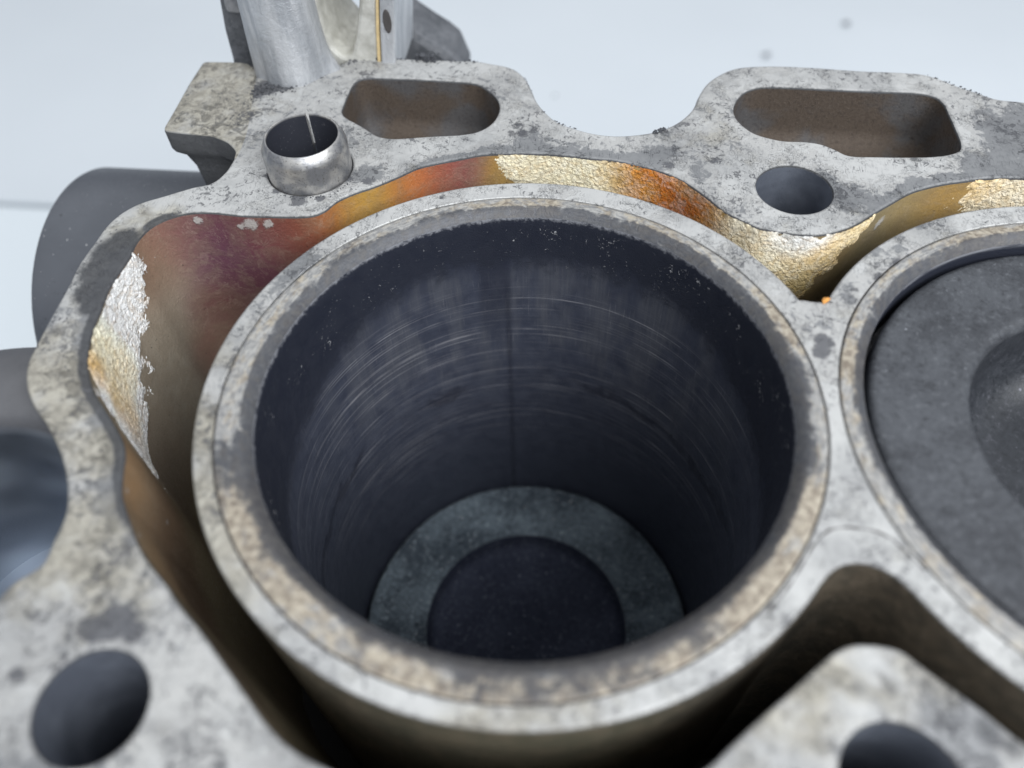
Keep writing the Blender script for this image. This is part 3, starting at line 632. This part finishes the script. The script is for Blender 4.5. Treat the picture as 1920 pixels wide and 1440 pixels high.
# cylinder liners: face, lead-in chamfer, running surface
def liner(cx0, lc, which, label):
    n = 260; t = np.arange(n)*2*math.pi/n
    def ring(cx, cy, r, z): return np.c_[cx+r*np.cos(t), cy+r*np.sin(t), np.full(n, z)]
    rings = [ring(lc[0], lc[1], lc[2]-.16, -1.2), ring(lc[0], lc[1], lc[2]-.16, -.12), ring(lc[0], lc[1], lc[2]-.28, 0)]
    for k in np.linspace(.15, 1, 7):
        c0 = np.array([lc[0], lc[1], lc[2]-.28])*(1-k)+np.array([cx0, 0, 44.0])*k; rings.append(ring(*c0, 0.0))
    rings += [ring(cx0, 0, 43.75, -.06), ring(cx0, 0, 43.1, -.5), ring(cx0, 0, 42.5, -1.05), ring(cx0, 0, 42.1, -1.5)]
    V, F = strip(rings, True)
    so = blob(V, [(1010, 1270, 9, .8), (900, 1265, 7, .8), (1100, 1265, 8, .8), (1200, 1250, 6, .75), (430, 860, 6, .8), (440, 900, 5, .8), (500, 1040, 5, .55), (700, 1200, 6, .5), (1500, 700, 8, .5), (1520, 850, 5, .7), (820, 385, 8, .4), (1640, 760, 3, .7), (640, 470, 8, .5), (1310, 1200, 7, .6), (1660, 830, 4, .6)], 0.0)
    zz = V[:, 2] < -.03; so[zz] = np.maximum(so[zz]*.8, .30)
    ta = blob(V, [(470, 960, 7), (500, 1010, 6), (560, 1090, 6, .8), (740, 1250, 7, .8), (930, 1300, 6), (1130, 1290, 8), (1280, 1230, 8), (1420, 1130, 8), (1520, 950, 6, .8), (1250, 390, 8, .6), (1500, 600, 7, .8), (1590, 680, 4), (1850, 440, 10, .6), (980, 370, 8, .5)], 0.0)
    rv = np.hypot(V[:, 0]-cx0, V[:, 1]); rad = np.clip((45.0-rv)/1.9, 0, 1); pol = np.c_[(V[:, 0]-cx0)/rv, V[:, 1]/rv, rv/4.0]
    o = mesh_obj('cylinder_liner', V, F, M_liner, BLOCK, dict(soot=so, tan=ta, rad=rad, pol=pol), sharp=50, label=label)
    Vw, Fw = lathe([(42.1, -1.5), (42.0, -2.1)]+[(42.0, z) for z in np.arange(-4, -141, -4.0)], cx0, 0, 260)
    mesh_obj('bore_wall', Vw, Fw, M_bore, o)
    return o
liner(0.0, lin_c[0], 0, 'tan and soot-marked liner rim of the open bore')
liner(PITCH, lin_c[1], 1, 'liner rim around the raised piston')

# print left by the head gasket across the lower bridge
gp = smooth_closed(px([(1200+a/2.667, 900+b/2.667) for a, b in [(640, 660), (750, 520), (830, 390), (880, 310), (950, 250), (1020, 238), (1150, 250), (1250, 290), (1340, 370), (1430, 455)]]), .4, False)
tg = np.gradient(gp, axis=0); tg /= np.linalg.norm(tg, axis=1)[:, None]; nn = np.c_[-tg[:, 1], tg[:, 0]]
wd = (.10+.05*np.sin(np.arange(len(gp))*.7))[:, None]
Vg, Fg = strip([z3(gp-nn*wd*1.8, -.05), z3(gp-nn*wd, .025), z3(gp+nn*wd, .025), z3(gp+nn*wd*1.8, -.05)], False, flip=True)
mesh_obj('gasket_print', Vg, [f[::-1] for f in Fg], M_groove, BLOCK)

# oil drain passages
def passage(P, name, slope, label):
    lo = P[:, 1].min(); hi = P[:, 1].max(); rings = []
    w = np.clip(((hi-P[:, 1])/(hi-lo)-.40)/.6, 0, 1)             # 0 on the far wall, 1 on the near one
    w = w*w*(3-2*w)
    for z in (-EDGE, -1.2, -2.5, -4, -6, -8, -9.5):
        q = inset(P, .03*abs(z)); rings.append(np.c_[q[:, 0], q[:, 1]+w*slope*abs(z)/13.0, np.full(len(q), z)])
    base = rings[-1]; c = base[:, :2].mean(0)
    for a in np.linspace(.12, 1, 9):                             # rounded foot running into the floor
        ang = a*math.pi/2; k = 4.2*(1-math.cos(ang)); z = -9.5-4.2*math.sin(ang)
        q = inset(base[:, :2], min(k, 3.8)); rings.append(np.c_[q, np.full(len(q), z)])
    last = rings[-1]; cc = last[:, :2].mean(0)
    for s_ in (.66, .33):
        r_ = last.copy(); r_[:, :2] = cc+(last[:, :2]-cc)*s_; r_[:, 2] = -13.9; rings.append(r_)
    V, F = strip(rings, True); n = len(P); V, F = cap(V, F, len(V)-n, n, True)
    silt = np.clip((hi-V[:, 1])/(hi-lo)-.45, 0, 1)*1.9*np.clip(-V[:, 2]/6, 0, 1)+np.clip((-V[:, 2]-10.5)/3, 0, 1)*.45
    return mesh_obj(name, V, F, M_slot, BLOCK, dict(silt=silt), sharp=75, label=label)
passage(slotL, 'oil_passage', 5.0, 'brown varnished oval opening beside the sleeve')
passage(slotR, 'oil_passage', 4.0, 'long grey-brown opening behind the plain bolt hole')

# bolt holes
def bolt_hole(k, depth=62, chamf=.0):
    x, y, r = HC[k]; n = len(holes2d[k])
    rings = [z3(circle(x, y, r, n=n), -EDGE)]+[z3(circle(x, y, r-.05, n=n), z) for z in (-1.5, -8, -20, -40, -depth)]
    V, F = strip(rings, True); V, F = cap(V, F, 5*n, n, True)
    return mesh_obj('bolt_hole', V, F, M_hole, BLOCK, sharp=50)
for k in ('boltR', 'boltLL', 'boltLR', 'dowel', 'boltFR', 'boltNR'): bolt_hole(k)

# corner lug
lug_px = [(436, 301), (442, 282), (426, 265), (397, 253), (338, 248), (304, 243), (324, 209), (353, 157), (381, 114), (442, 115), (463, 117), (478, 126), (490, 150), (500, 200), (490, 250), (470, 290)]
LUG = ccw(px(lug_px)); 
LUG = ccw(resample(LUG, .7))
ls = LUG.copy()
for _ in range(2): ls = (np.roll(ls, 1, 0)+2*ls+np.roll(ls, -1, 0))/4
LUG = ls
V2, F2 = fill_sheet(inset(LUG, .5), [], .9)
neck = LUG.mean(0)+(LUG-LUG.mean(0))*.94+np.array([1.6, .2])
parts = [(z3(V2, -.02), F2), strip([z3(inset(LUG, .5), -.02), z3(inset(LUG, .15), -.2), z3(LUG, -.7), z3(LUG, -4.8), z3(LUG*.8+neck*.2, -5.7), z3(neck, -6.8), z3(neck+np.array([1.2, .3]), -10), z3(neck+np.array([3.5, .6]), -40)], True, flip=True)]
V, F = join(*parts)
tanm = np.full(len(V), .75); 
sd_ = (V[:, 2] < -.5).astype(float); zz0 = np.zeros(len(V))
mesh_obj('corner_lug', V, F, M_deck, BLOCK, dict(tan=tanm*(1-sd_), stain_shade=sd_, soot=zz0, white=zz0, bare=zz0), sharp=45, label='square cast lug at the corner of the deck')  # lug sides painted dark to stand for their shade; top keeps tan

# round housing behind the end wall
def cyl_x(x0, x1, y, z, r, n=120, steps=14, rnd=2.5):
    t = np.arange(n)*2*math.pi/n; rings = []
    prof = [(x0+.0, r-rnd), (x0+rnd*.3, r-rnd*.3), (x0+rnd, r)]+[(x0+rnd+(x1-x0-rnd)*k/steps, r) for k in range(1, steps+1)]
    for x, q in prof: rings.append(np.c_[np.full(n, x), y+q*np.cos(t), z+q*np.sin(t)])
    V, F = strip(rings, True, flip=True); V, F = cap(V, F, 0, n, False)
    return V, [f[::-1] for f in F]
V, F = cyl_x(-119, -40, 66, -58, 35, rnd=.8)
mesh_obj('round_housing', V, F, M_pipe, BLOCK, sharp=50, label='smooth dark grey round housing projecting from the end')

# side port: low boss with a wide round mouth
pc = (-83.1, -29.6)
V, F = lathe([(39.5, -60), (39.5, -12), (38.6, -8.5), (36.5, -6), (33, -4.6), (28, -4.2), (24.5, -4.6), (22.2, -5.6), (20.9, -7.4), (20.5, -10), (20.5, -18), (20.5, -30), (20.3, -46)], *pc, n=120)
V, F = cap(V, F, 12*120, 120, True)
def port_material():
    m = N('port_casting'); n1 = m.noise(.1, 4, .6); n2 = m.noise(.07, 1, .5, .1); n3 = m.noise(2.2, 2, .5)
    inn = m.attr('inner')
    a = m.mix(n1, (.06, .06, .066), (.13, .13, .138)); a = m.mix(m.step(n3, .6, .75, 0, .4), a, (.06, .06, .065))
    b = m.mix(m.step(n2, .35, .68), (.16, .18, .215), (.38, .42, .48))
    return m.out(m.mix(inn, a, b), m.step(n2, .3, .7, .3, .5), m.math('ADD', m.mul(inn, .65), .2), m.bump(n3, .03, .7))
rr = np.hypot(V[:, 0]-pc[0], V[:, 1]-pc[1])
fc = np.array([V[list(f)].mean(0) for f in F]); keep = ~inside(fc[:, :2], inset(OUT, 2.5)); F = [f for f, k in zip(F, keep) if k]
mesh_obj('side_port', V, F, port_material(), BLOCK, dict(inner=((rr < 20.8)).astype(float)), sharp=60, label='blurred round port mouth in the end wall')

# tower casting at the far corner: rounded column, web with a hollow, gasketed flange, arm
def loft(sections, zs):
    n = len(sections[0]); rings = [z3(s_, z) for s_, z in zip(sections, zs)]
    V, F = strip(rings, True, flip=True); V, F = cap(V, F, len(V)-n, n, True); return V, [f[::-1] for f in F]
def plan(pts, n=60): return resample(smooth_closed(np.array(pts, float), .4), 1.0)[:0] if False else ccw(smooth_closed(np.array(pts, float), .5))
def plan_n(pts, n=90):
    P = ccw(smooth_closed(np.array(pts, float), .4)); d = np.r_[0, np.cumsum(np.linalg.norm(np.diff(np.r_[P, P[:1]], axis=0), axis=1))]
    t = np.linspace(0, d[-1], n, endpoint=False); Q = np.r_[P, P[:1]]; return np.stack([np.interp(t, d, Q[:, k]) for k in range(2)], 1)
secs = []; zs = [-14, 0, 3, 6, 10, 15, 22, 34, 60]
for z in zs:
    e = 9.0*math.exp(-max(z, 0)/5.0)                 # root fillet spreading to the right
    s_ = .10*max(z, 0)
    secs.append(plan_n([(-69.6+s_*.5, 90), (-69.0+s_*.5, 86), (-67.6+s_*.4, 83.4), (-65.6+s_*.3, 82.6), (-65.0+s_*.3, 82.3), (-64.4+s_*.3, 81.3), (-60, 80.0), (-56.5, 80.6+s_*.2), (-53.2-.02*z+e*.10, 83+e*.25), (-52.2+e*.30-.02*z, 87.5+e*.1), (-54, 92.2), (-60, 92.8), (-68, 92.6)]))
V, F = strip([z3(s_, z) for s_, z in zip(secs, zs)], True); V, F = cap(V, F, len(V)-90, 90, True)
TW = mesh_obj('tower', V, F, M_towerl, BLOCK, sharp=50, label='bare cast column rising from the far corner')
def slab_xz(poly_uv, y0, y1, mat, name, parent, label=None, extend=None, bev=.5, smooth_step=.8, smooth=True):
    P = on_y(np.array(poly_uv, float), y0)[:, [0, 2]]
    P = ccw(smooth_closed(P, smooth_step)) if smooth else ccw(resample(P, smooth_step))
    mk = lambda Q, y: np.c_[Q[:, 0], np.full(len(Q), y), Q[:, 1]]
    Vt, Ft = fill_sheet(inset(P, bev), [], 2.0)
    front = (np.c_[Vt[:, 0], np.full(len(Vt), y0), Vt[:, 1]], Ft)
    back = (np.c_[Vt[:, 0], np.full(len(Vt), y1), Vt[:, 1]], Ft[:, ::-1])
    sd = strip([mk(inset(P, bev), y0), mk(inset(P, bev*.3), y0+bev*.3), mk(P, y0+bev), mk(P, y1-bev), mk(inset(P, bev), y1)], True, flip=True)
    V, F = join(front, back, sd)
    return mesh_obj(name, V, F, mat, parent, sharp=40, label=label)
M_web = cast_material('stained_casting', (.38, .37, .33), (.62, .61, .57), .5, .3, .15, .4)
# dark back plate left of the column
slab_xz([(404, -40), (421, 55), (436, 110), (444, 160), (470, 180), (540, 180), (540, -40), (540, -160), (380, -160)], 93, 101, M_castd, 'back_plate', TW, smooth=False)
slab_xz([(418, -60), (419, 10), (426, 24), (450, 27), (462, 33), (470, 52), (473, 90), (477, 118), (486, 160), (540, 160), (540, -60), (540, -150), (418, -150)], 90.5, 95, M_cast, 'back_rib', TW, smooth=False)
# arch with a U-shaped hollow behind the column
slab_xz([(500, -140), (588, -140), (593, 0), (600, 35), (610, 62), (624, 88), (640, 104), (650, 107), (660, 100), (667, 70), (672, 20), (678, -140), (706, -140), (708, -20), (709, 60), (713, 160), (713, 190), (600, 200), (500, 190)], 92, 114, M_web, 'arch', TW, smooth=False, bev=.9, smooth_step=.5)
slab_xz([(700, -140), (704, -20), (705, 60), (710, 160), (716, 160), (711, 60), (709, -20), (706, -140)], 91.7, 113.5, M_gasket, 'gasket', TW, smooth=False, bev=.1)
FL = slab_xz([(710, -140), (710, -20), (712, 60), (717, 170), (742, 170), (741, 60), (739, -20), (737, -140)], 91.2, 115, M_towerl, 'flange', TW, smooth=False)
hc = on_y([(726, 40)], 91.2)[0]
Vh = []; t = np.arange(40)*2*math.pi/40
rings = [np.c_[hc[0]+.75*np.cos(t)*k, np.full(40, 91.1+dy), hc[2]+2.2*np.sin(t)*k] for k, dy in ((1.25, .25), (1.2, -.04), (1.0, -.06), (.9, -.05))]
V, F = strip(rings, True, flip=True); V, F = cap(V, F, 120, 40, False)
mesh_obj('flange_hole_disc', V, F, M_groove, FL)  # dark disc on the flange face stands in for the hole's shade
slab_xz([(735, 10), (750, 36), (770, 52), (800, 72), (830, 90), (850, 106), (870, 150), (870, 190), (735, 190)], 118, 134, M_castd, 'arm', TW, smooth=False, bev=2.5)

# ------------------------------------------------------------------ locating sleeve
dx, dy, _ = HC['dowel']
SLV = thing('locating_sleeve', 'short split steel sleeve standing in the bolt hole beside the oval opening', 'sleeve', (dx, dy, 0))
def sleeve():
    n = 150; gap = .10; a0 = math.radians(96.5)
    t = a0+gap/2+np.linspace(0, 2*math.pi-gap, n)
    prof = [(6.85, -8), (6.85, 7.3), (6.95, 7.65), (7.15, 7.75), (7.4, 7.6), (8.2, 5.9), (8.35, 5.4), (8.35, -8)]
    rings = [np.c_[dx+r*np.cos(t), dy+r*np.sin(t), np.full(n, z)] for r, z in prof]
    V, F = strip(rings, False)
    F = [f[::-1] for f in F]
    k = len(prof); F = list(F)+[tuple(i*n for i in range(k)), tuple(i*n+n-1 for i in range(k))[::-1]]
    return V, F
V, F = sleeve()
inn = (np.hypot(V[:, 0]-dx, V[:, 1]-dy) < 6.9).astype(float)
m = N('sleeve_steel'); n1 = m.noise(.30, 4, .6, .5); n2 = m.noise(1.0, 3, .6, 0, m.vec((.25, .25, 5))); n3 = m.noise(2.2, 4, .65)
c = m.mix(m.step(n1, .35, .68), (.27, .272, .285), (.50, .485, .465)); c = m.mix(m.step(n3, .54, .70, 0, .7), c, (.13, .12, .11))
ci = m.mix(m.step(n3, .62, .72), (.03, .032, .042), (.14, .14, .15))
M_slv = m.out(m.mix(m.attr('inner'), c, ci), m.step(n2, .3, .7, .34, .48), m.math('SUBTRACT', .85, m.mul(m.attr('inner'), .6)), m.bump(m.add(n2, m.mul(n3, .5)), .03, .7))
mesh_obj('sleeve_wall', V, F, M_slv, SLV, dict(inner=inn), sharp=45)

# ------------------------------------------------------------------ pistons
def piston(cx, ztop, mcrown, mbowl, label, rbowl, dbowl, lip, rough_amp, rc):
    T = thing('piston', label, 'piston', (cx, 0, ztop-46), None)
    n = 220
    prof = [(rc, ztop-7), (rc, ztop-1.1), (rc-.3, ztop-.35), (rc-1.1, ztop)]+[(r, ztop) for r in np.linspace(rc-2, rbowl+lip+.4, 14)]
    for a in np.linspace(0, 1, 6): prof.append((rbowl+lip*(1-math.sin(a*math.pi/2)), ztop-lip*(1-math.cos(a*math.pi/2))))
    V, F = lathe(prof, cx, 0, n)
    if rough_amp:
        k = (np.abs(V[:, 2]-ztop) < .05); V[k, 2] += fbm(V[k], .5, 4, 2.0)*rough_amp
    cr = mesh_obj('crown', V, F, mcrown, T, sharp=60)
    prof = [(rbowl, ztop-lip)]
    rf = dbowl*.55
    for a in np.linspace(0, 1, 8): prof.append((rbowl-.6-rf*(1-math.cos(a*math.pi/2)), ztop-dbowl+rf*(1-math.sin(a*math.pi/2))))
    prof += [(r, ztop-dbowl+.05*0) for r in np.linspace(rbowl-.6-rf-1, .8, 10)]
    V, F = lathe(prof, cx, 0, n); V, F = cap(V, F, (len(prof)-1)*n, n, True)
    if rough_amp: V[:, 2] += fbm(V, .25, 3, 6.0)*rough_amp*.5*(np.hypot(V[:, 0]-cx, V[:, 1]) < rbowl-2)
    mesh_obj('bowl', V, F, mbowl, cr, sharp=60)
    V, F = lathe([(40.5, ztop-9), (41.97, ztop-9), (41.97, ztop-7.2), (40.5, ztop-7.2)], cx, 0, n); mesh_obj('piston_ring', V, F, M_ring, T, sharp=40)
    V, F = lathe([(38, ztop-46), (41.6, ztop-46), (41.6, ztop-9.2), (40.4, ztop-9.1), (40.4, ztop-7.05)], cx, 0, n); mesh_obj('skirt', V, F, M_ring, T, sharp=40)
    return T
piston(0.0, -100.7, M_crown_deep, M_bowl_deep, 'carbon-crusted piston low down inside the open sooty bore', 25.6, 5.5, .8, .5, 41.3)
piston(PITCH, -2.6, M_crown, M_bowl, 'clean matt grey piston raised level with the block deck', 25.2, 16, 1.9, 0, 40.9)

# ------------------------------------------------------------------ carbon grit and crumbs
def chunk(r, seed):
    rr_ = random.Random(seed); V = []; 
    ico = [(0, 0, 1), (.894, 0, .447), (.276, .851, .447), (-.724, .526, .447), (-.724, -.526, .447), (.276, -.851, .447), (.724, .526, -.447), (-.276, .851, -.447), (-.894, 0, -.447), (-.276, -.851, -.447), (.724, -.526, -.447), (0, 0, -1)]
    Fi = [(0, 1, 2), (0, 2, 3), (0, 3, 4), (0, 4, 5), (0, 5, 1), (1, 6, 2), (2, 7, 3), (3, 8, 4), (4, 9, 5), (5, 10, 1), (6, 7, 2), (7, 8, 3), (8, 9, 4), (9, 10, 5), (10, 6, 1), (11, 7, 6), (11, 8, 7), (11, 9, 8), (11, 10, 9), (11, 6, 10)]
    sc = np.array([rr_.uniform(.6, 1.5), rr_.uniform(.6, 1.3), rr_.uniform(.4, .9)])
    V = np.array([np.array(v)*rr_.uniform(.6, 1.25) for v in ico])*sc*r
    a = rr_.uniform(0, 6.28); V[:, :2] = V[:, :2] @ np.array([[math.cos(a), -math.sin(a)], [math.sin(a), math.cos(a)]])
    return V, Fi
gl = []
def scatter(path, n, spread, r0, r1, zoff=0.0):
    P = px(path)
    d = np.r_[0, np.cumsum(np.linalg.norm(np.diff(P, axis=0), axis=1))]
    for k in range(n):
        t = random.uniform(0, d[-1]); p = np.array([np.interp(t, d, P[:, 0]), np.interp(t, d, P[:, 1])])+np.array([random.gauss(0, spread), random.gauss(0, spread)])
        gl.append((p, math.exp(random.uniform(math.log(r0), math.log(r1))), zoff))
scatter([(640, 119), (700, 107), (760, 111), (830, 113), (900, 116)], 150, .5, .10, .34)
scatter([(785, 113), (800, 113), (820, 114)], 110, .6, .15, .55, 1.5)
scatter([(695, 109), (720, 110)], 50, .5, .12, .45, .9)
scatter([(1228, 249), (1250, 243)], 50, .3, .10, .42, .5)
scatter([(1020, 208), (1050, 231), (1085, 243)], 28, .2, .08, .22)
scatter([(1740, 142), (1800, 163), (1850, 180)], 40, .3, .08, .28)
scatter([(955, 126), (985, 148), (998, 170)], 20, .2, .06, .18)
scatter([(455, 180), (490, 172), (515, 163), (535, 160), (560, 160)], 320, 1.3, .08, .34, .4)
scatter([(560, 160), (600, 146), (640, 122)], 50, .4, .07, .22)
scatter([(520, 362), (560, 374), (620, 368), (655, 340)], 60, .35, .06, .2)
scatter([(505, 300), (515, 345)], 30, .4, .06, .18)
scatter([(160, 1175), (220, 1165), (260, 1190)], 60, 1.2, .06, .22)
scatter([(1530, 620), (1550, 680), (1560, 760)], 40, .6, .05, .16)
parts = []
allholes = hole_list
pp = np.array([g[0] for g in gl]); ok = inside(pp, OUT)
for h in hole_list[1:]: ok &= ~inside(pp, h)
jk = inside(pp, JACK) & ~inside(pp, BAR); ok &= ~jk
for i, (p, r, zo) in enumerate(gl):
    if not ok[i]: continue
    v, f = chunk(r, i); v = v+np.array([p[0], p[1], r*.25+zo*random.random()**2]); parts.append((v, f))
V, F = join(*parts)
mesh_obj('carbon_grit', V, F, M_grit, smooth=False, label='black carbon grit scattered along the deck edges', category='grit', kind='stuff')
for (u, v, r), lab in zip([(1437, 108, 3.2), (1585, 48, 2.4), (1040, 180, 1.4)], ['dark crumb on the white table just behind the long opening', 'dark crumb lying alone far out on the white table', 'tiny faint crumb on the table within the scalloped deck notch']):
    p = on_z([(u, v)], TABLE_Z)[0]; cv, cf = chunk(r, int(u)); cv[:, 2] -= cv[:, 2].min()
    o = mesh_obj('table_crumb', cv, cf, M_crumb, smooth=False, label=lab, category='crumb'); o.location = Vector(p)*S

# rust flake caught in the crotch between the barrels
p = on_z([(1548, 563)], 0.0)[0]; cv, cf = chunk(.85, 77); cv[:, 2] -= cv[:, 2].min(); cv = cv*np.array([1.2, .8, 1.0])
o = mesh_obj('rust_flake', cv, cf, simple('rust', (.55, .25, .06), .9, 0, 1.5, .4, .2), smooth=False, label='small orange rust flake where the two bore rings meet', category='flake'); o.location = Vector((p[0], p[1]-.2, 0))*S
